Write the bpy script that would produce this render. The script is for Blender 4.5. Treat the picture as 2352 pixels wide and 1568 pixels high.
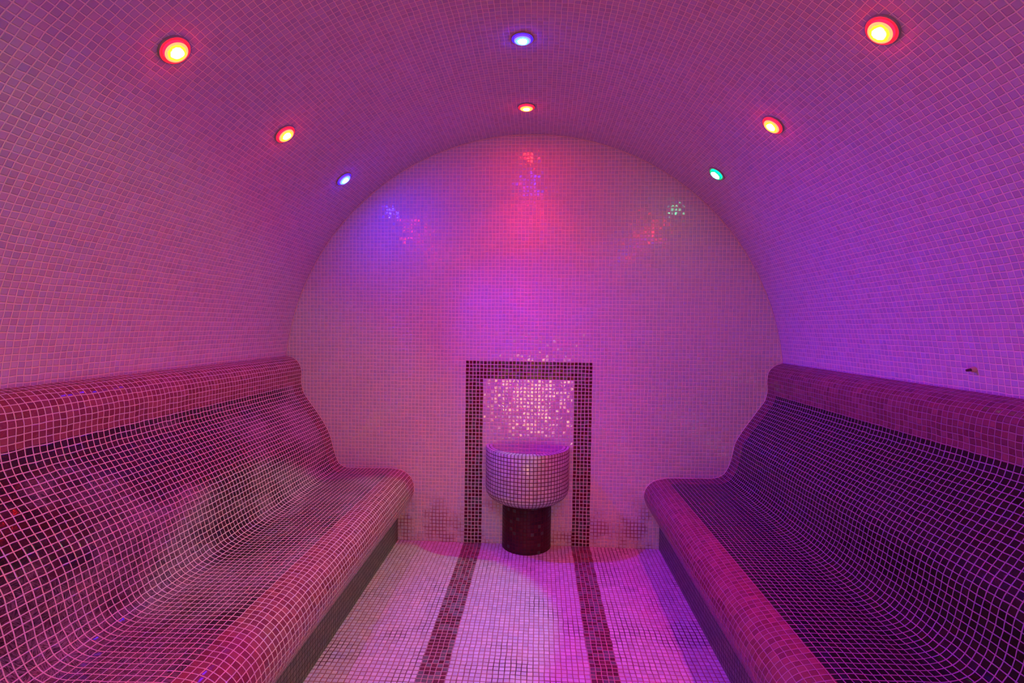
import bpy, bmesh, math, random
from mathutils import Vector, Matrix

for o in list(bpy.data.objects):
    bpy.data.objects.remove(o, do_unlink=True)

scene = bpy.context.scene
C = scene.collection
T = 0.0218                      # mosaic pitch (m)

# ------------------------------------------------------------------ camera
cam_d = bpy.data.cameras.new('camera')
cam_d.sensor_width = 36.0
cam_d.lens = 36.0 * 1161.45 / 2352
cam_d.clip_start = 0.02
cam = bpy.data.objects.new('camera', cam_d)
C.objects.link(cam)
YAW, PITCH, ROLL = -0.0536, -0.0286, 0.0133
fw = Vector((math.sin(YAW) * math.cos(PITCH), math.cos(YAW) * math.cos(PITCH), math.sin(PITCH)))
rt = Vector((math.cos(YAW), -math.sin(YAW), 0))
up = rt.cross(fw)
r2 = math.cos(ROLL) * rt + math.sin(ROLL) * up
u2 = -math.sin(ROLL) * rt + math.cos(ROLL) * up
M = Matrix((r2, u2, -fw)).transposed().to_4x4()
M.translation = Vector((0.0653, -3.0318, 1.3168))
cam.matrix_world = M
scene.camera = cam
scene.cycles.max_bounces = 6

# ------------------------------------------------------------------ world, exposure
world = bpy.data.worlds.new('world')
world.use_nodes = True
world.node_tree.nodes['Background'].inputs[0].default_value = (0.02, 0.01, 0.02, 1)
world.node_tree.nodes['Background'].inputs[1].default_value = 0.2
scene.world = world
vs = scene.view_settings
vs.view_transform = 'Standard'
vs.look = 'None'
vs.exposure = -0.04
vs.gamma = 1.0
vs.use_curve_mapping = False

# lamp table: (ring, side) -> colour; side -1 left, 0 crown, 1 right
RINGS = [-0.379, -1.002, -1.627, -2.25, -2.874]
LAMPS = {
    (0, -1): 'blue', (1, -1): 'red', (2, -1): 'red', (3, -1): 'teal', (4, -1): 'red',
    (0, 0): 'red', (1, 0): 'blue', (2, 0): 'red', (3, 0): 'blue', (4, 0): 'red',
    (0, 1): 'green', (1, 1): 'red', (2, 1): 'red', (3, 1): 'blue', (4, 1): 'green',  # last green one is unseen, added to whiten the near left bench
}
# beam (spot) of each lamp: power, half angle deg, blend, aim point or None (=vault axis)
BEAM = {
    'red':   (18.0, 55, 0.9),
    'blue':  (40.0, 58, 0.9),
    'teal':  (4.0, 40, 0.7),
    'green': (62.0, 19.2, 0.22),
}
DIM = {(0, -1): 4.2, (0, 0): 1.1, (0, 1): 0.95, (1, -1): 0.65, (1, 0): 0.5, (1, 1): 2.5, (2, -1): 0.35, (2, 0): 0.5,
       (2, 1): 2.0, (3, -1): 0.15, (3, 0): 0.15, (3, 1): 0.4, (4, -1): 0.5, (4, 0): 0.4, (4, 1): 0.35}
HALF = {(0, -1): 46, (4, 1): 40}
BEAM_RGB = {'red': (1.0, 0.006, 0.02), 'blue': (0.06, 0.003, 1.0), 'teal': (0.0, 1.0, 0.6), 'green': (0.02, 1.0, 0.25)}
AIM = {(4, 1): (-0.75, -1.95, 0.42), (0, 1): (-0.50, -0.829, 0.30), (0, -1): (1.10, -1.10, 0.35)}
# lens radiance: core, middle band, outer rim
LENS = {
    'red':   ((440, 5, 3), (220, 1.5, 0.05), (1.1, 0.62, 0.24), (50, 0.03, 0.15)),
    'blue':  ((20, 12, 760), (0.3, 1.6, 420), (0.45, 0.40, 0.95), (0.25, 0.05, 60)),
    'teal':  ((6, 60, 36), (0.1, 30, 15), (0.1, 0.8, 0.5), (0.0, 6, 4)),
    'green': ((8, 50, 24), (1.5, 32, 9), (0.02, 0.75, 0.28), (0.0, 3, 1)),
}
DOOR_GLOW = 13.0

# ------------------------------------------------------------------ helpers
def obj(name, me, mat=None, parent=None):
    o = bpy.data.objects.new(name, me)
    C.objects.link(o)
    if mat:
        if not isinstance(mat, (list, tuple)):
            mat = [mat]
        if not me.materials:
            for m in mat:
                me.materials.append(m)
    if parent:
        o.parent = parent
    return o

def struct(name, me, mat):
    o = obj(name, me, mat)
    o['kind'] = 'structure'
    return o

def thing(name, label, cat, loc=(0, 0, 0), group=None):
    o = bpy.data.objects.new(name, None)
    o.empty_display_size = 0.05
    C.objects.link(o)
    o.location = loc
    o['label'] = label
    o['category'] = cat
    if group:
        o['group'] = group
    return o

def box_into(bm, x0, x1, y0, y1, z0, z1, uvf=None):
    """axis box; uvf(co, normal)->(u,v) in tile units"""
    uv = bm.loops.layers.uv.verify()
    vs_ = [bm.verts.new((x, y, z)) for z in (z0, z1) for y in (y0, y1) for x in (x0, x1)]
    q = [(0, 2, 3, 1), (4, 5, 7, 6), (0, 1, 5, 4), (2, 6, 7, 3), (0, 4, 6, 2), (1, 3, 7, 5)]
    for f in q:
        fc = bm.faces.new([vs_[i] for i in f])
        fc.normal_update()
        n = fc.normal
        for l in fc.loops:
            co = l.vert.co
            if uvf:
                l[uv].uv = uvf(co, n)
            elif abs(n.x) > .5:
                l[uv].uv = (co.y / T, co.z / T)
            elif abs(n.y) > .5:
                l[uv].uv = ((co.x - XS) / T, co.z / T)
            else:
                l[uv].uv = ((co.x - XS) / T, co.y / T)

def mesh_from(bm, name):
    es = [e for e in bm.edges if len(e.link_faces) == 2 and
          (e.link_faces[0].smooth != e.link_faces[1].smooth or e.calc_face_angle(0) > math.radians(50))]
    if es:
        bmesh.ops.split_edges(bm, edges=es)
    me = bpy.data.meshes.new(name)
    bm.to_mesh(me)
    bm.free()
    return me

def spline(pts, step=0.006):
    """Catmull-Rom (centripetal-ish) resample of a 2D polyline"""
    P = [Vector(p) for p in pts]
    P = [2 * P[0] - P[1]] + P + [2 * P[-1] - P[-2]]
    out = []
    for i in range(1, len(P) - 2):
        p0, p1, p2, p3 = P[i - 1:i + 3]
        n = max(2, int((p2 - p1).length / step))
        d1 = (p2 - p1).length
        def tang(a, b, c):
            l1 = max((b - a).length, 1e-6); l2 = max((c - b).length, 1e-6)
            return ((b - a) / l1 * l2 + (c - b) / l2 * l1) / (l1 + l2)
        m1 = tang(p0, p1, p2) * d1
        m2 = tang(p1, p2, p3) * d1
        for k in range(n):
            t = k / n
            h = (2*t**3 - 3*t**2 + 1) * p1 + (t**3 - 2*t**2 + t) * m1 + (-2*t**3 + 3*t**2) * p2 + (t**3 - t**2) * m2
            out.append(h)
    out.append(P[-2])
    return out

def lathe(prof, seg=48, a0=0.0, a1=2 * math.pi, uvs=None):
    """prof: list of (r,z).  uvs: function(angle, index)->uv"""
    bm = bmesh.new()
    uv = bm.loops.layers.uv.verify()
    full = abs(a1 - a0 - 2 * math.pi) < 1e-6
    n = seg if full else seg + 1
    rows = []
    for (r, z) in prof:
        if r < 1e-6:
            rows.append([bm.verts.new((0, 0, z))] * n)
        else:
            rows.append([bm.verts.new((r * math.cos(a0 + (a1 - a0) * k / seg), r * math.sin(a0 + (a1 - a0) * k / seg), z)) for k in range(n)])
    for i in range(len(prof) - 1):
        for k in range(seg):
            k2 = (k + 1) % n
            quad = [(rows[i][k], k, i), (rows[i][k2], k + 1, i), (rows[i + 1][k2], k + 1, i + 1), (rows[i + 1][k], k, i + 1)]
            seen, vs_ = set(), []
            for v in quad:
                if v[0] not in seen:
                    seen.add(v[0]); vs_.append(v)
            if len(vs_) < 3:
                continue
            try:
                f = bm.faces.new([v[0] for v in vs_])
            except ValueError:
                continue
            f.smooth = True
            for l, v in zip(f.loops, vs_):
                if uvs:
                    l[uv].uv = uvs(a0 + (a1 - a0) * v[1] / seg, v[2])
    bmesh.ops.recalc_face_normals(bm, faces=bm.faces)
    return bm

# ------------------------------------------------------------------ materials
class NT:
    def __init__(s, name):
        s.mat = bpy.data.materials.new(name)
        s.mat.use_nodes = True
        s.t = s.mat.node_tree
        s.t.nodes.clear()
    def n(s, kind, **kw):
        nd = s.t.nodes.new(kind)
        for k, v in kw.items():
            setattr(nd, k, v)
        return nd
    def l(s, a, b):
        s.t.links.new(a, b)
    def math(s, op, a, b=None, c=None, clamp=False):
        nd = s.n('ShaderNodeMath', operation=op, use_clamp=clamp)
        for i, v in enumerate((a, b, c)):
            if v is None:
                continue
            if isinstance(v, (int, float)):
                nd.inputs[i].default_value = v
            else:
                s.l(v, nd.inputs[i])
        return nd.outputs[0]
    def vmath(s, op, a, b=None, scale=None):
        nd = s.n('ShaderNodeVectorMath', operation=op)
        for i, v in enumerate((a, b)):
            if v is None:
                continue
            if isinstance(v, (tuple, list)):
                nd.inputs[i].default_value = v
            else:
                s.l(v, nd.inputs[i])
        if scale is not None:
            if isinstance(scale, (int, float)):
                nd.inputs['Scale'].default_value = scale
            else:
                s.l(scale, nd.inputs['Scale'])
        return nd.outputs[1] if op in ('LENGTH', 'DOT_PRODUCT', 'DISTANCE') else nd.outputs[0]
    def mix(s, f, a, b):
        nd = s.n('ShaderNodeMix', data_type='RGBA')
        for i, v in ((0, f), (6, a), (7, b)):
            if isinstance(v, (int, float)):
                nd.inputs[i].default_value = v
            elif isinstance(v, (tuple, list)):
                nd.inputs[i].default_value = (*v, 1) if len(v) == 3 else v
            else:
                s.l(v, nd.inputs[i])
        return nd.outputs[2]
    def ramp(s, f, a, b, lo=0.0, hi=1.0):
        nd = s.n('ShaderNodeMapRange', interpolation_type='SMOOTHSTEP')
        nd.inputs[1].default_value = a
        nd.inputs[2].default_value = b
        nd.inputs[3].default_value = lo
        nd.inputs[4].default_value = hi
        s.l(f, nd.inputs[0])
        return nd.outputs[0]
    def noise(s, vec, scale, detail=3, rough=0.5, dims='3D'):
        nd = s.n('ShaderNodeTexNoise', noise_dimensions=dims)
        nd.inputs['Scale'].default_value = scale
        nd.inputs['Detail'].default_value = detail
        nd.inputs['Roughness'].default_value = rough
        if vec is not None:
            s.l(vec, nd.inputs['Vector'])
        return nd.outputs[0]

def mosaic(name, tiles, grout, gw=0.13, tilt=0.04, rough=0.12, streak=None, dirt=None, wavy=0.3,
           spec=0.5, film=None, endband=None, hole=None, jitter=0.25, coat=0.0, grout_rough=0.75, bump=0.0012, tone=0.26):
    """Glass mosaic.  tiles: list of (weightcut, rgb) chosen per tile by a random number."""
    N = NT(name)
    uv = N.n('ShaderNodeUVMap').outputs[0]
    pos = N.n('ShaderNodeNewGeometry').outputs['Position']
    # slightly hand-laid: wobble the grid a little
    wob = N.n('ShaderNodeTexNoise', noise_dimensions='2D')
    wob.inputs['Scale'].default_value = 0.35
    wob.inputs['Detail'].default_value = 1.0
    N.l(uv, wob.inputs['Vector'])
    wv = N.vmath('SCALE', N.vmath('SUBTRACT', wob.outputs[1], (0.5, 0.5, 0.5)), scale=jitter)
    uvw = N.vmath('ADD', uv, wv)
    cell = N.vmath('FLOOR', uvw)
    fr = N.vmath('FRACTION', uvw)
    ab = N.vmath('ABSOLUTE', N.vmath('SUBTRACT', fr, (0.5, 0.5, 0.5)))
    sp = N.n('ShaderNodeSeparateXYZ')
    N.l(ab, sp.inputs[0])
    edge = N.math('SUBTRACT', 0.5, N.math('MAXIMUM', sp.outputs[0], sp.outputs[1]))
    mask = N.ramp(edge, gw / 2 - 0.022, gw / 2 + 0.022)          # 1 on tile
    hgt = N.ramp(edge, gw / 2 - 0.03, gw / 2 + 0.09)
    wn = N.n('ShaderNodeTexWhiteNoise', noise_dimensions='2D')
    N.l(cell, wn.inputs['Vector'])
    rnd, rcol = wn.outputs[0], wn.outputs[1]
    wn2 = N.n('ShaderNodeTexWhiteNoise', noise_dimensions='2D')
    N.l(N.vmath('ADD', cell, (37.3, 11.7, 0)), wn2.inputs['Vector'])
    rnd2 = wn2.outputs[0]
    # tile colour
    cr = N.n('ShaderNodeValToRGB')
    cr.color_ramp.interpolation = 'CONSTANT'
    els = cr.color_ramp.elements
    els[0].position = 0.0
    els[0].color = (*tiles[0][1], 1)
    els[1].position = 1.0
    els[1].color = (*tiles[-1][1], 1)
    acc = tiles[0][0]
    for w, c in tiles[1:]:
        e = els.new(min(acc, 0.999))
        e.color = (*c, 1)
        acc += w
    N.l(rnd, cr.inputs[0])
    col = cr.outputs[0]
    # per-tile local coordinates for streaks
    rotv = N.n('ShaderNodeVectorRotate', rotation_type='Z_AXIS')
    N.l(fr, rotv.inputs['Vector'])
    N.l(N.math('MULTIPLY', rnd2, 6.28), rotv.inputs['Angle'])
    rotv.inputs['Center'].default_value = (0.5, 0.5, 0)
    loc = N.vmath('ADD', N.vmath('MULTIPLY', rotv.outputs[0], (1.1, 6.0, 1.0)), N.vmath('SCALE', rcol, scale=40.0))
    stn = N.noise(loc, 1.3, 3, 0.6)
    metal = None
    if streak:
        scol, lo, hi, met = streak
        sf = N.ramp(stn, lo, hi)
        col = N.mix(sf, col, scol)
        metal = N.math('MULTIPLY', sf, met)
    # tonal variation per tile
    vmul = N.math('MULTIPLY_ADD', rnd2, tone, 1 - tone / 2)
    col = N.mix(1.0, (0, 0, 0), N.vmath('SCALE', col, scale=vmul))
    if film:                                            # dried lime / soap film on the glass
        fcol, fs, lo, hi, amt = film
        big = N.noise(N.vmath('MULTIPLY', pos, fs), 1.0, 4, 0.65)
        big2 = N.math('MULTIPLY', N.ramp(big, lo, hi), N.ramp(stn, 0.3, 0.75))
        ff = N.math('MULTIPLY', big2, amt)
        col = N.mix(ff, col, fcol)
    if endband:                                         # border columns next to the back wall
        spy = N.n('ShaderNodeSeparateXYZ')
        N.l(uvw, spy.inputs[0])
        near = N.math('LESS_THAN', spy.outputs[0], 5.0)
        ecol = N.mix(N.math('GREATER_THAN', rnd, 0.5), endband[0], endband[1])
        ecol = N.vmath('SCALE', ecol, scale=vmul)
        col = N.mix(near, col, ecol)
    gcol = N.mix(N.noise(pos, 9.0, 3, 0.6), tuple(g * 0.85 for g in grout), grout)
    if dirt:                                            # mould-stained joints
        dcol, dscale, lo, hi, zfade = dirt
        dn = N.noise(pos, dscale, 4, 0.6)
        df = N.ramp(dn, lo, hi)
        if zfade:
            spz = N.n('ShaderNodeSeparateXYZ')
            N.l(pos, spz.inputs[0])
            df = N.math('MULTIPLY', df, N.ramp(spz.outputs[2], zfade[0], zfade[1], 1.0, 0.0))
        gcol = N.mix(df, gcol, dcol)
    if hole:                                            # a chipped-out tile
        d = N.vmath('DISTANCE', cell, (hole[0], hole[1], 0))
        col = N.mix(N.math('LESS_THAN', d, 0.4), col, (0.01, 0.004, 0.004))
    base = N.mix(mask, gcol, col)
    # normal: every tile sits at its own tiny angle and is slightly wavy
    gn = N.n('ShaderNodeNewGeometry').outputs['Normal']
    tv = N.vmath('SCALE', N.vmath('SUBTRACT', rcol, (0.5, 0.5, 0.5)), scale=tilt * 2)
    nn = N.vmath('NORMALIZE', N.vmath('ADD', gn, tv))
    wloc = N.vmath('ADD', uvw, N.vmath('SCALE', rcol, scale=9.0))
    wav = N.noise(wloc, 1.7, 2, 0.5)
    height = N.math('MULTIPLY_ADD', N.math('MULTIPLY', wav, mask), wavy, hgt)
    bp = N.n('ShaderNodeBump')
    bp.inputs['Strength'].default_value = 1.0
    bp.inputs['Distance'].default_value = bump
    N.l(height, bp.inputs['Height'])
    N.l(nn, bp.inputs['Normal'])
    if spec == 0:                                       # matt, steam-dulled tile
        df_ = N.n('ShaderNodeBsdfDiffuse')
        N.l(base, df_.inputs[0])
        N.l(bp.outputs[0], df_.inputs['Normal'])
        out = N.n('ShaderNodeOutputMaterial')
        N.l(df_.outputs[0], out.inputs[0])
        return N.mat
    bs = N.n('ShaderNodeBsdfPrincipled')
    N.l(base, bs.inputs['Base Color'])
    rr = N.n('ShaderNodeMapRange')
    N.l(mask, rr.inputs[0])
    rr.inputs[3].default_value = grout_rough
    rr.inputs[4].default_value = rough
    N.l(rr.outputs[0], bs.inputs['Roughness'])
    N.l(N.math('MULTIPLY', mask, spec), bs.inputs['Specular IOR Level'])
    if metal is not None:
        N.l(N.math('MULTIPLY', metal, mask), bs.inputs['Metallic'])
    if coat:
        N.l(N.math('MULTIPLY', mask, coat), bs.inputs['Coat Weight'])
        bs.inputs['Coat Roughness'].default_value = 0.06
    N.l(bp.outputs[0], bs.inputs['Normal'])
    out = N.n('ShaderNodeOutputMaterial')
    N.l(bs.outputs[0], out.inputs[0])
    return N.mat

def plain(name, rgb, rough=0.5, metallic=0.0, spec=0.5, vary=0.15, scale=30.0):
    N = NT(name)
    pos = N.n('ShaderNodeTexCoord').outputs['Object']
    nz = N.noise(pos, scale, 3, 0.6)
    col = N.mix(nz, tuple(c * (1 - vary) for c in rgb), tuple(min(1, c * (1 + vary)) for c in rgb))
    bs = N.n('ShaderNodeBsdfPrincipled')
    N.l(col, bs.inputs['Base Color'])
    bs.inputs['Roughness'].default_value = rough
    bs.inputs['Metallic'].default_value = metallic
    bs.inputs['Specular IOR Level'].default_value = spec
    out = N.n('ShaderNodeOutputMaterial')
    N.l(bs.outputs[0], out.inputs[0])
    return N.mat

def lens_mat(name, core, mid, rim, side):
    N = NT(name)
    ob = N.n('ShaderNodeTexCoord').outputs['Object']
    sp = N.n('ShaderNodeSeparateXYZ')
    N.l(ob, sp.inputs[0])
    cb = N.n('ShaderNodeCombineXYZ')
    N.l(sp.outputs[0], cb.inputs[0])
    N.l(sp.outputs[1], cb.inputs[1])
    nz = N.noise(ob, 60.0, 2, 0.5)
    r = N.math('ADD', N.vmath('LENGTH', cb.outputs[0]), N.math('MULTIPLY', N.math('SUBTRACT', nz, 0.5), 0.010))
    a = N.ramp(r, 0.016, 0.020)
    b = N.ramp(r, 0.0255, 0.0275)
    col = N.mix(b, N.mix(a, core, mid), rim)
    r0 = N.vmath('LENGTH', cb.outputs[0])
    col = N.mix(N.math('GREATER_THAN', r0, 0.0329), col, side)
    em = N.n('ShaderNodeEmission')
    N.l(col, em.inputs[0])
    out = N.n('ShaderNodeOutputMaterial')
    N.l(em.outputs[0], out.inputs[0])
    return N.mat

XS = -17.24 * T                 # left edge of the dark border on the back wall
WHITE_W = [(0.35, (0.56, 0.49, 0.62)), (0.35, (0.54, 0.48, 0.63)), (0.30, (0.58, 0.49, 0.60))]
WHITE_V = [(0.35, (0.50, 0.42, 0.60)), (0.35, (0.53, 0.44, 0.59)), (0.30, (0.54, 0.41, 0.56))]
WHITE_F = [(0.5, (0.64, 0.58, 0.66)), (0.5, (0.60, 0.54, 0.63))]
GROUT = (0.92, 0.74, 0.72)
M_wall = mosaic('white_mosaic_wall', WHITE_W, GROUT, gw=0.16, tilt=0.042, rough=0.05, wavy=0.7, tone=0.10, spec=0.9,
                dirt=((0.28, 0.06, 0.09), 5.0, 0.44, 0.60, (0.14, 0.38)))
M_vault = mosaic('white_mosaic_vault', WHITE_V, (0.90, 0.76, 0.74), gw=0.135, tilt=0.03, rough=0.6, wavy=0.3, spec=0.0, tone=0.16)
M_floor = mosaic('white_mosaic_floor', WHITE_F, (0.42, 0.20, 0.20), gw=0.15, tilt=0.03, rough=0.3, wavy=0.2,
                 dirt=((0.12, 0.03, 0.03), 3.0, 0.48, 0.62, None))
DARK = [(0.30, (0.10, 0.085, 0.09)), (0.25, (0.12, 0.012, 0.03)), (0.25, (0.075, 0.012, 0.025)), (0.20, (0.085, 0.05, 0.05))]
M_border = mosaic('dark_mosaic_border', DARK, (0.80, 0.68, 0.68), gw=0.17, tilt=0.03, rough=0.18, spec=0.15,
                  streak=((0.16, 0.03, 0.035), 0.55, 0.8, 0.3))
M_stripe = mosaic('dark_mosaic_stripe', [(0.45, (0.15, 0.13, 0.13)), (0.30, (0.15, 0.03, 0.05)), (0.25, (0.10, 0.02, 0.035))],
                  (0.62, 0.36, 0.36), gw=0.14, tilt=0.03, rough=0.3, spec=0.3, streak=((0.2, 0.03, 0.05), 0.55, 0.8, 0.0))
WINE_A, WINE_B = (0.17, 0.03, 0.05), (0.26, 0.07, 0.09)
DARK_KW = dict(gw=0.135, tilt=0.05, rough=0.14, endband=(WINE_A, (0.10, 0.02, 0.035)), spec=0.5)
M_dark_l = mosaic('dark_glass_mosaic_filmed', [(0.4, (0.022, 0.006, 0.009)), (0.3, (0.045, 0.008, 0.014)), (0.3, (0.012, 0.005, 0.008))],
                  (0.86, 0.70, 0.74), streak=((0.22, 0.05, 0.06), 0.52, 0.85, 0.6),
                  film=((0.50, 0.36, 0.44), (2.6, 1.6, 3.4), 0.42, 0.62, 0.75), **DARK_KW)
M_dark_r = mosaic('dark_glass_mosaic_shaded', [(0.4, (0.008, 0.004, 0.005)), (0.3, (0.016, 0.005, 0.007)), (0.3, (0.005, 0.003, 0.004))],  # right bench: dimmer, violet light put into tile and grout colour
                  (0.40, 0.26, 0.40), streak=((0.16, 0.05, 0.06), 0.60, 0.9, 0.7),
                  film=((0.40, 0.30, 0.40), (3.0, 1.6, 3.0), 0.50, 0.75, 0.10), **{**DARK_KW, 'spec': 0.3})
M_wine = mosaic('wine_glass_mosaic', [(0.35, (0.20, 0.042, 0.065)), (0.35, (0.24, 0.06, 0.085)), (0.30, (0.28, 0.085, 0.105))],
                (0.80, 0.66, 0.68), gw=0.13, tilt=0.05, rough=0.16, streak=((0.42, 0.15, 0.15), 0.5, 0.85, 0.2), spec=0.5)
M_wine_r = mosaic('wine_glass_mosaic_shaded', [(0.35, (0.16, 0.035, 0.06)), (0.35, (0.19, 0.045, 0.075)), (0.30, (0.22, 0.065, 0.095))],  # right bench: darker joints and tiles stand in for weaker light
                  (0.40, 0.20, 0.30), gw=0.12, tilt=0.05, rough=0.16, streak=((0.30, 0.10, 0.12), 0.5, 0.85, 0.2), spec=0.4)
M_plinth = mosaic('slate_mosaic_plinth', [(0.5, (0.13, 0.125, 0.12)), (0.5, (0.16, 0.14, 0.13))], (0.09, 0.07, 0.07),
                  gw=0.12, tilt=0.03, rough=0.35, spec=0.3)
M_ped = mosaic('wine_mosaic_pedestal', [(0.10, (0.06, 0.06, 0.06)), (0.45, (0.055, 0.008, 0.018)), (0.45, (0.04, 0.006, 0.014))],
               (0.10, 0.02, 0.03), gw=0.12, tilt=0.02, rough=0.35, spec=0.25)
M_bowl = mosaic('white_mosaic_bowl', [(0.5, (0.52, 0.47, 0.56)), (0.5, (0.57, 0.50, 0.58))], (0.11, 0.015, 0.045), gw=0.17,
                tilt=0.02, rough=0.14, jitter=0.12, wavy=0.35, hole=(29, 10), grout_rough=0.8)
M_bowl_in = mosaic('white_mosaic_bowl_inside', [(0.5, (0.50, 0.44, 0.54)), (0.5, (0.54, 0.46, 0.54))], (0.30, 0.06, 0.13), gw=0.13,
                   tilt=0.02, rough=0.15, jitter=0.12)
M_seal = plain('sealant', (0.62, 0.46, 0.44), 0.5)
M_trim = plain('lamp_trim_metal', (0.30, 0.27, 0.27), 0.35, 0.0, 0.4, 0.1, 200)
M_plaster = plain('plaster', (0.35, 0.30, 0.30), 0.9)
M_frame = plain('door_frame_metal', (0.4, 0.38, 0.36), 0.4, 0.6)
M_peg = plain('peg_plastic', (0.55, 0.32, 0.32), 0.35)
M_pegtip = plain('peg_tip_metal', (0.10, 0.03, 0.05), 0.3, 0.5)
M_lens = {k: lens_mat('lens_' + k, *v) for k, v in LENS.items()}

# ------------------------------------------------------------------ setting
R, ZC, YF = 1.4971, 0.9617, -4.35
X = [-1.62, XS, XS + 5 * T, XS + 30 * T, XS + 35 * T, 1.62]
Z = [0.0, 46 * T, 51 * T, 2.60]
WT = 0.09

bw, tr = bmesh.new(), bmesh.new()
for i in range(5):
    for k in range(3):
        border = (i in (1, 3) and k < 2) or (i == 2 and k == 1)
        box_into(tr if border else bw, X[i], X[i + 1], 0.0, WT, Z[k], Z[k + 1])
struct('wall_back', mesh_from(bw, 'wall_back'), M_wall)
struct('trim_1', mesh_from(tr, 'trim_1'), M_border)

bf = bmesh.new()
for i in (0, 2, 4):
    box_into(bf, X[i], X[i + 1], YF - WT, WT, -WT, 0.0)
struct('floor', mesh_from(bf, 'floor'), M_floor)
for n, i in ((2, 1), (3, 3)):
    bm = bmesh.new()
    box_into(bm, X[i], X[i + 1], YF - WT, WT, -WT, 0.0)
    struct('trim_%d' % n, mesh_from(bm, 'trim_%d' % n), M_stripe)

# barrel vault
bm = bmesh.new()
uvl = bm.loops.layers.uv.verify()
NA = 128
ring = []
for k in range(NA + 1):
    a = math.pi * k / NA
    ring.append([bm.verts.new((rr * math.cos(a), y, ZC + rr * math.sin(a))) for rr in (R, R + 0.08) for y in (0.0, YF)])
for k in range(NA):
    A, B = ring[k], ring[k + 1]
    for q in ((A[0], B[0], B[1], A[1]), (A[2], A[3], B[3], B[2]), (A[0], A[2], B[2], B[0]), (A[1], B[1], B[3], A[3])):
        f = bm.faces.new(q)
        f.smooth = q[0] is A[0] and q[1] is B[0]
        for l in f.loops:
            kk = k if l.vert in A else k + 1
            l[uvl].uv = (l.vert.co.y / T, R * math.pi * kk / NA / T)
for e in (ring[0], ring[NA]):
    f = bm.faces.new((e[0], e[1], e[3], e[2]))
bmesh.ops.recalc_face_normals(bm, faces=bm.faces)
struct('ceiling', mesh_from(bm, 'ceiling'), M_vault)

for s, nm in ((-1, 'wall_left'), (1, 'wall_right')):
    bm = bmesh.new()
    x0, x1 = sorted((s * R, s * (R + 0.08)))
    box_into(bm, x0, x1, YF, 0.0, 0.0, ZC)
    struct(nm, mesh_from(bm, nm), M_vault)

# front wall (behind the camera) with an opening for the door
DX0, DX1, DZ1 = -0.38, 0.38, 2.05
bm = bmesh.new()
box_into(bm, -1.62, DX0, YF - WT, YF, 0.0, 2.6)
box_into(bm, DX1, 1.62, YF - WT, YF, 0.0, 2.6)
box_into(bm, DX0, DX1, YF - WT, YF, DZ1, 2.6)
struct('wall_front', mesh_from(bm, 'wall_front'), M_wall)

# door: metal frame, frosted panes; the lower pane is lit from the bright corridor outside
N = NT('frosted_glass_lit')
em = N.n('ShaderNodeEmission')
gl = N.n('ShaderNodeBsdfPrincipled')
gl.inputs['Base Color'].default_value = (0.5, 0.48, 0.45, 1)
gl.inputs['Roughness'].default_value = 0.25
em.inputs[0].default_value = (1.0, 0.62, 0.18, 1)
em.inputs[1].default_value = DOOR_GLOW
ad = N.n('ShaderNodeAddShader')
N.l(em.outputs[0], ad.inputs[0]); N.l(gl.outputs[0], ad.inputs[1])
out = N.n('ShaderNodeOutputMaterial')
N.l(ad.outputs[0], out.inputs[0])
M_glow = N.mat
M_frost = plain('frosted_glass', (0.4, 0.36, 0.38), 0.2)
bm = bmesh.new()
fwid = 0.05
box_into(bm, DX0, DX0 + fwid, YF - 0.07, YF - 0.02, 0.0, DZ1)
box_into(bm, DX1 - fwid, DX1, YF - 0.07, YF - 0.02, 0.0, DZ1)
box_into(bm, DX0 + fwid, DX1 - fwid, YF - 0.07, YF - 0.02, DZ1 - fwid, DZ1)
box_into(bm, DX0 + fwid, DX1 - fwid, YF - 0.07, YF - 0.02, 0.0, fwid)
box_into(bm, DX0 + fwid, DX1 - fwid, YF - 0.07, YF - 0.02, 0.62, 0.70)
door = struct('door_1', mesh_from(bm, 'door_1'), M_frame)
bm = bmesh.new()
box_into(bm, DX0 + fwid, DX1 - fwid, YF - 0.05, YF - 0.04, fwid, 0.62)
obj('lower_pane', mesh_from(bm, 'lower_pane'), M_glow, door)
bm = bmesh.new()
box_into(bm, DX0 + fwid, DX1 - fwid, YF - 0.05, YF - 0.04, 0.70, DZ1 - fwid)
obj('upper_pane', mesh_from(bm, 'upper_pane'), M_frost, door)

# sealant joint where the vault meets the back wall
def tube(path, rad, seg=6):
    bm = bmesh.new()
    prev = None
    for i, p in enumerate(path):
        d = (path[min(i + 1, len(path) - 1)] - path[max(i - 1, 0)]).normalized()
        a = d.cross(Vector((0, 1, 0)))
        a = a.normalized() if a.length > 1e-4 else Vector((1, 0, 0))
        b = d.cross(a)
        cur = [bm.verts.new(p + rad * (math.cos(2 * math.pi * k / seg) * a + math.sin(2 * math.pi * k / seg) * b)) for k in range(seg)]
        if prev:
            for k in range(seg):
                f = bm.faces.new((prev[k], prev[(k + 1) % seg], cur[(k + 1) % seg], cur[k]))
                f.smooth = True
        else:
            bm.faces.new(cur)
        prev = cur
    bm.faces.new(prev[::-1])
    bmesh.ops.recalc_face_normals(bm, faces=bm.faces)
    return bm
rng = random.Random(4)
path = []
for k in range(121):
    a = math.radians(6 + 168 * k / 120)
    rr = R - 0.001 + rng.uniform(-0.0015, 0.0015)
    path.append(Vector((rr * math.cos(a), -0.001, ZC + rr * math.sin(a))))
struct('trim_4', mesh_from(tube(path, 0.004), 'trim_4'), M_seal)

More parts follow.
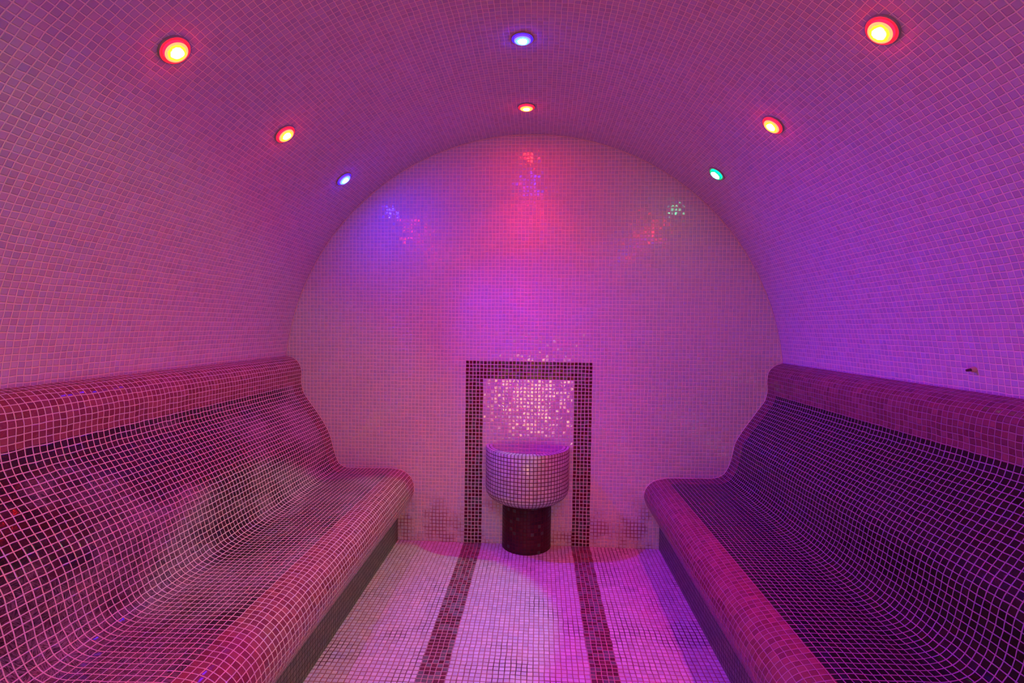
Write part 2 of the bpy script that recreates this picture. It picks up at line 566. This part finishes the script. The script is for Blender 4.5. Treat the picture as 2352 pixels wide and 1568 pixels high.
# ------------------------------------------------------------------ benches
PROF = {
    -1: [(1.4845, 1.119), (1.440, 1.106), (1.408, 1.076), (1.394, 1.034), (1.393, 0.955), (1.382, 0.905), (1.347, 0.849),
         (1.301, 0.787), (1.257, 0.722), (1.217, 0.648), (1.194, 0.570), (1.174, 0.504), (1.150, 0.460), (1.112, 0.4405), (1.050, 0.438),
         (0.920, 0.440), (0.810, 0.440), (0.752, 0.427), (0.708, 0.392), (0.687, 0.339), (0.690, 0.288), (0.708, 0.246), (0.745, 0.198), (0.782, 0.153)],
    1: [(1.4855, 1.126), (1.440, 1.106), (1.412, 1.076), (1.403, 1.025), (1.405, 0.955), (1.393, 0.905), (1.356, 0.849),
        (1.309, 0.780), (1.267, 0.718), (1.230, 0.650), (1.213, 0.575), (1.194, 0.509), (1.160, 0.457), (1.105, 0.436), (1.040, 0.434),
        (0.948, 0.431), (0.812, 0.424), (0.755, 0.406), (0.716, 0.365), (0.704, 0.318), (0.720, 0.266), (0.757, 0.207), (0.796, 0.142)],
}

def bench(side, label):
    root = thing('tiled_bench', label, 'bench', (side * 1.1, YF / 2, 0), 'mosaic benches along the vault')
    ox, oy = root.location.x, root.location.y
    pts = spline(PROF[side], 0.007)
    s = [0.0]
    for i in range(1, len(pts)):
        s.append(s[-1] + (pts[i] - pts[i - 1]).length)
    # split indices
    def at_s(v):
        return min(range(len(s)), key=lambda i: abs(s[i] - v))
    i_cap = at_s(10 * T)
    # seat starts in the middle of the inner corner, nose starts where the seat begins to turn
    i_seat = min(range(len(pts)), key=lambda i: abs(pts[i].x - 1.150) + 5 * abs(pts[i].y - 0.459))
    i_nose = min(range(len(pts)), key=lambda i: abs(pts[i].x - 0.806) + 5 * abs(pts[i].y - 0.44))
    sn = round(s[i_nose] / T) * T
    i_nose = at_s(sn)
    ss = round(s[i_seat] / T) * T
    i_seat = at_s(ss)
    last = len(pts) - 1
    xb = 1.49

    def prism(name, i0, i1, back, mat):
        bm = bmesh.new()
        uv = bm.loops.layers.uv.verify()
        poly = [(p.x, p.y) for p in pts[i0:i1 + 1]] + back
        ni = i1 - i0
        ys = (-0.0015, YF + 0.0015)
        vv = [[bm.verts.new((side * px - ox, y - oy, pz)) for (px, pz) in poly] for y in ys]
        m = len(poly)
        for k in range(m):
            k2 = (k + 1) % m
            f = bm.faces.new((vv[0][k], vv[0][k2], vv[1][k2], vv[1][k]))
            if k < ni:
                f.smooth = True
            for l in f.loops:
                first = l.vert in (vv[0][k], vv[1][k])
                kk = k if first else k + 1
                vcoord = s[i0 + kk] / T if kk <= ni else 0.5
                l[uv].uv = (-(l.vert.co.y + oy) / T, vcoord)
        bm.faces.new(vv[0])
        bm.faces.new(vv[1][::-1])
        bmesh.ops.recalc_face_normals(bm, faces=bm.faces)
        return obj(name, mesh_from(bm, name), mat, root)

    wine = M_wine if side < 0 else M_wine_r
    zc, zs = pts[i_cap].y, pts[i_seat].y
    o = prism('headrest_roll', 0, i_cap, [(xb, zc)], wine)
    o['label'] = 'rounded wine-red mosaic headrest roll'
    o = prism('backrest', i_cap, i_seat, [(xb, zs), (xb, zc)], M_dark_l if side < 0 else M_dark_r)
    pn = pts[i_nose]
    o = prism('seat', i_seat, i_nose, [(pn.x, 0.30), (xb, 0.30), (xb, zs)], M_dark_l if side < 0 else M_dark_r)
    pl = pts[last]
    o = prism('front_edge', i_nose, last, [(pn.x + 0.02, pl.y), (pn.x + 0.02, 0.30), (pn.x, 0.30)], wine)
    o['label'] = 'rounded wine-red mosaic front edge'
    bm = bmesh.new()
    x0, x1 = sorted((side * (pl.x + 0.002) - ox, side * xb - ox))
    box_into(bm, x0, x1, YF + 0.0015 - oy, -0.0015 - oy, 0.0, pl.y)
    o = obj('plinth', mesh_from(bm, 'plinth'), M_plinth, root)
    o['label'] = 'recessed dark slate mosaic plinth'
    path = [Vector((side * (p.x) - ox, -0.003 - oy, p.y)) for p in pts[::2]]
    obj('sealant_joint', mesh_from(tube(path, 0.0028), 'sealant_joint'), M_seal, root)
    return root

bench(-1, 'curved dark mosaic bench along the left side, pale grout')
bench(1, 'curved dark mosaic bench along the right side, grout coloured for dim violet light')

# ------------------------------------------------------------------ wash basin
BX = 0.5 * (XS + XS + 35 * T) + 0.0
basin = thing('wash_basin', 'white mosaic half-round wash basin on dark pedestal against the back wall', 'basin', (BX, 0, 0))
RB = 11.5 * T
ZT, ZB = 27.7 * T, 13.0 * T
prof = [(6.2 * T, ZB - 0.002), (RB - 4.2 * T, ZB)]
for k in range(1, 9):
    a = math.radians(90 * k / 8)
    prof.append((RB - 4.2 * T + 4.2 * T * math.sin(a), ZB + 3.6 * T * (1 - math.cos(a))))
prof += [(RB, ZB + 8 * T), (RB, ZT - 0.004), (RB - 0.002, ZT)]
def arc_len(pr):
    L = [0.0]
    for i in range(1, len(pr)):
        L.append(L[-1] + math.hypot(pr[i][0] - pr[i - 1][0], pr[i][1] - pr[i - 1][1]))
    return L
def half_lathe(prof, name, mat, parent, rref):
    L = arc_len(prof)
    tot = L[-1]
    bm = lathe(prof, 48, math.pi, 2 * math.pi, uvs=lambda a, i: (a * rref / T, (L[i] - tot) / T + 20.0))
    return obj(name, mesh_from(bm, name), mat, parent)
bowl = half_lathe(prof, 'bowl', M_bowl, basin, RB)
RI = RB - 2.0 * T
rim = half_lathe([(RB - 0.002, ZT), (RI + 0.002, ZT + 0.001)], 'rim', M_bowl, basin, RB)
inner = [(RI + 0.002, ZT + 0.001), (RI, ZT - 0.006)]
for k in range(0, 11):
    a = math.radians(90 * k / 10)
    inner.append((RI * math.cos(a) if k < 10 else 0.0, ZT - 0.02 - 0.15 * math.sin(a)))
half_lathe(inner, 'inner_bowl', M_bowl_in, basin, RI)
RP = 6.75 * T
ped = [(RP + 0.001, 0.0), (RP, 0.01), (RP, ZB + 0.004), (0.0, ZB + 0.004)]
o = half_lathe(ped, 'pedestal', M_ped, basin, RP)
o['label'] = 'dark wine-red mosaic pedestal'

# ------------------------------------------------------------------ ceiling lamps
def ring_mesh():
    pr = [(0.0460, -0.004), (0.0465, 0.0015), (0.0460, 0.0042), (0.0445, 0.0058), (0.0425, 0.0060), (0.0400, 0.0050), (0.0370, 0.0040), (0.0340, 0.0036), (0.0335, -0.002), (0.0335, -0.004)]
    return mesh_from(lathe(pr, 48), 'trim_ring')
def lens_mesh():
    pr = [(0.0338, 0.003), (0.0336, 0.0105), (0.0325, 0.0125)]
    for k in range(1, 7):
        a = k / 6
        pr.append((0.0325 * (1 - a), 0.0125 + 0.0040 * (1 - (1 - a) ** 2)))
    pr[-1] = (0.0, 0.0165)
    return mesh_from(lathe(pr, 40), 'lens')
RING_ME = ring_mesh()
LENS_ME = {}
for k in LENS:
    me = lens_mesh()
    me.materials.append(M_lens[k])
    LENS_ME[k] = me
RING_ME.materials.append(M_trim)

LABEL = {
    (0, -1): 'blue vault spotlight on the left, nearest the back wall',
    (1, -1): 'red vault spotlight on the left, next to the blue one',
    (2, -1): 'large red vault spotlight near the upper left corner of the photo',
    (3, -1): 'teal vault spotlight on the left, fourth from the back wall',
    (4, -1): 'red vault spotlight on the left, farthest from the back wall',
    (0, 0): 'red vault spotlight at the crown, nearest the back wall',
    (1, 0): 'blue vault spotlight at the crown, in front of the red one',
    (2, 0): 'red vault spotlight at the crown, third from the back wall',
    (3, 0): 'blue vault spotlight at the crown, fourth from the back wall',
    (4, 0): 'red vault spotlight at the crown, farthest from the back wall',
    (0, 1): 'green vault spotlight on the right, nearest the back wall',
    (1, 1): 'red vault spotlight on the right, next to the green one',
    (2, 1): 'largest red vault spotlight near the upper right corner of the photo',
    (3, 1): 'blue vault spotlight on the right, fourth from the back wall',
    (4, 1): 'unseen green vault spotlight on the right, added to whiten the near left bench',
}
ANG = {-1: math.radians(-41.0), 0: math.radians(-0.7), 1: math.radians(39.75)}
for (ri, sd), colr in LAMPS.items():
    a = ANG[sd]
    nrm = Vector((-math.sin(a), 0, -math.cos(a)))
    p = Vector((R * math.sin(a), RINGS[ri], ZC + R * math.cos(a)))
    root = thing('vault_spotlight', LABEL[(ri, sd)], 'spotlight', p, 'coloured spotlights in the vault')
    root.rotation_mode = 'QUATERNION'
    root.rotation_quaternion = nrm.to_track_quat('Z', 'Y')
    obj('trim_ring', RING_ME, None, root)
    o = obj('lens', LENS_ME[colr], None, root)
    o['label'] = 'glowing %s lens' % colr
    # the beam this lamp throws
    pw, half, bl = BEAM[colr]
    ld = bpy.data.lights.new('beam', 'SPOT')
    ld.energy = pw * DIM[(ri, sd)]
    half = HALF.get((ri, sd), half)
    ld.color = BEAM_RGB[colr]
    ld.spot_size = math.radians(2 * half)
    ld.spot_blend = bl
    ld.shadow_soft_size = 0.018
    lo = bpy.data.objects.new('beam', ld)
    C.objects.link(lo)
    start = p + nrm * 0.036
    d = (Vector(AIM[(ri, sd)]) - start) if (ri, sd) in AIM else nrm
    lo.matrix_world = Matrix.Translation(start) @ d.to_track_quat('-Z', 'Y').to_matrix().to_4x4()
    bpy.context.view_layer.update()
    lo.parent = root
    lo.matrix_parent_inverse = root.matrix_world.inverted()

# ------------------------------------------------------------------ small wall peg
PZ = 1.1997
pa = math.asin((PZ - ZC) / R)
pp = Vector((R * math.cos(pa), -1.3155, PZ))
pn = Vector((-math.cos(pa), 0, -math.sin(pa)))
peg = thing('wall_peg', 'small pink plastic peg with dark tip on the right wall above the bench', 'peg', pp)
peg.rotation_mode = 'QUATERNION'
peg.rotation_quaternion = pn.to_track_quat('Z', 'Y')
obj('collar', mesh_from(lathe([(0.0, -0.002), (0.0095, -0.002), (0.0095, 0.004), (0.008, 0.010), (0.0062, 0.0125), (0.0, 0.0125)], 24), 'collar'), M_peg, peg)
o = obj('tip', mesh_from(lathe([(0.0, 0.0124), (0.0045, 0.0124), (0.0048, 0.020), (0.004, 0.026), (0.0, 0.027)], 20), 'tip'), M_pegtip, peg)
o['label'] = 'dark metal tip'
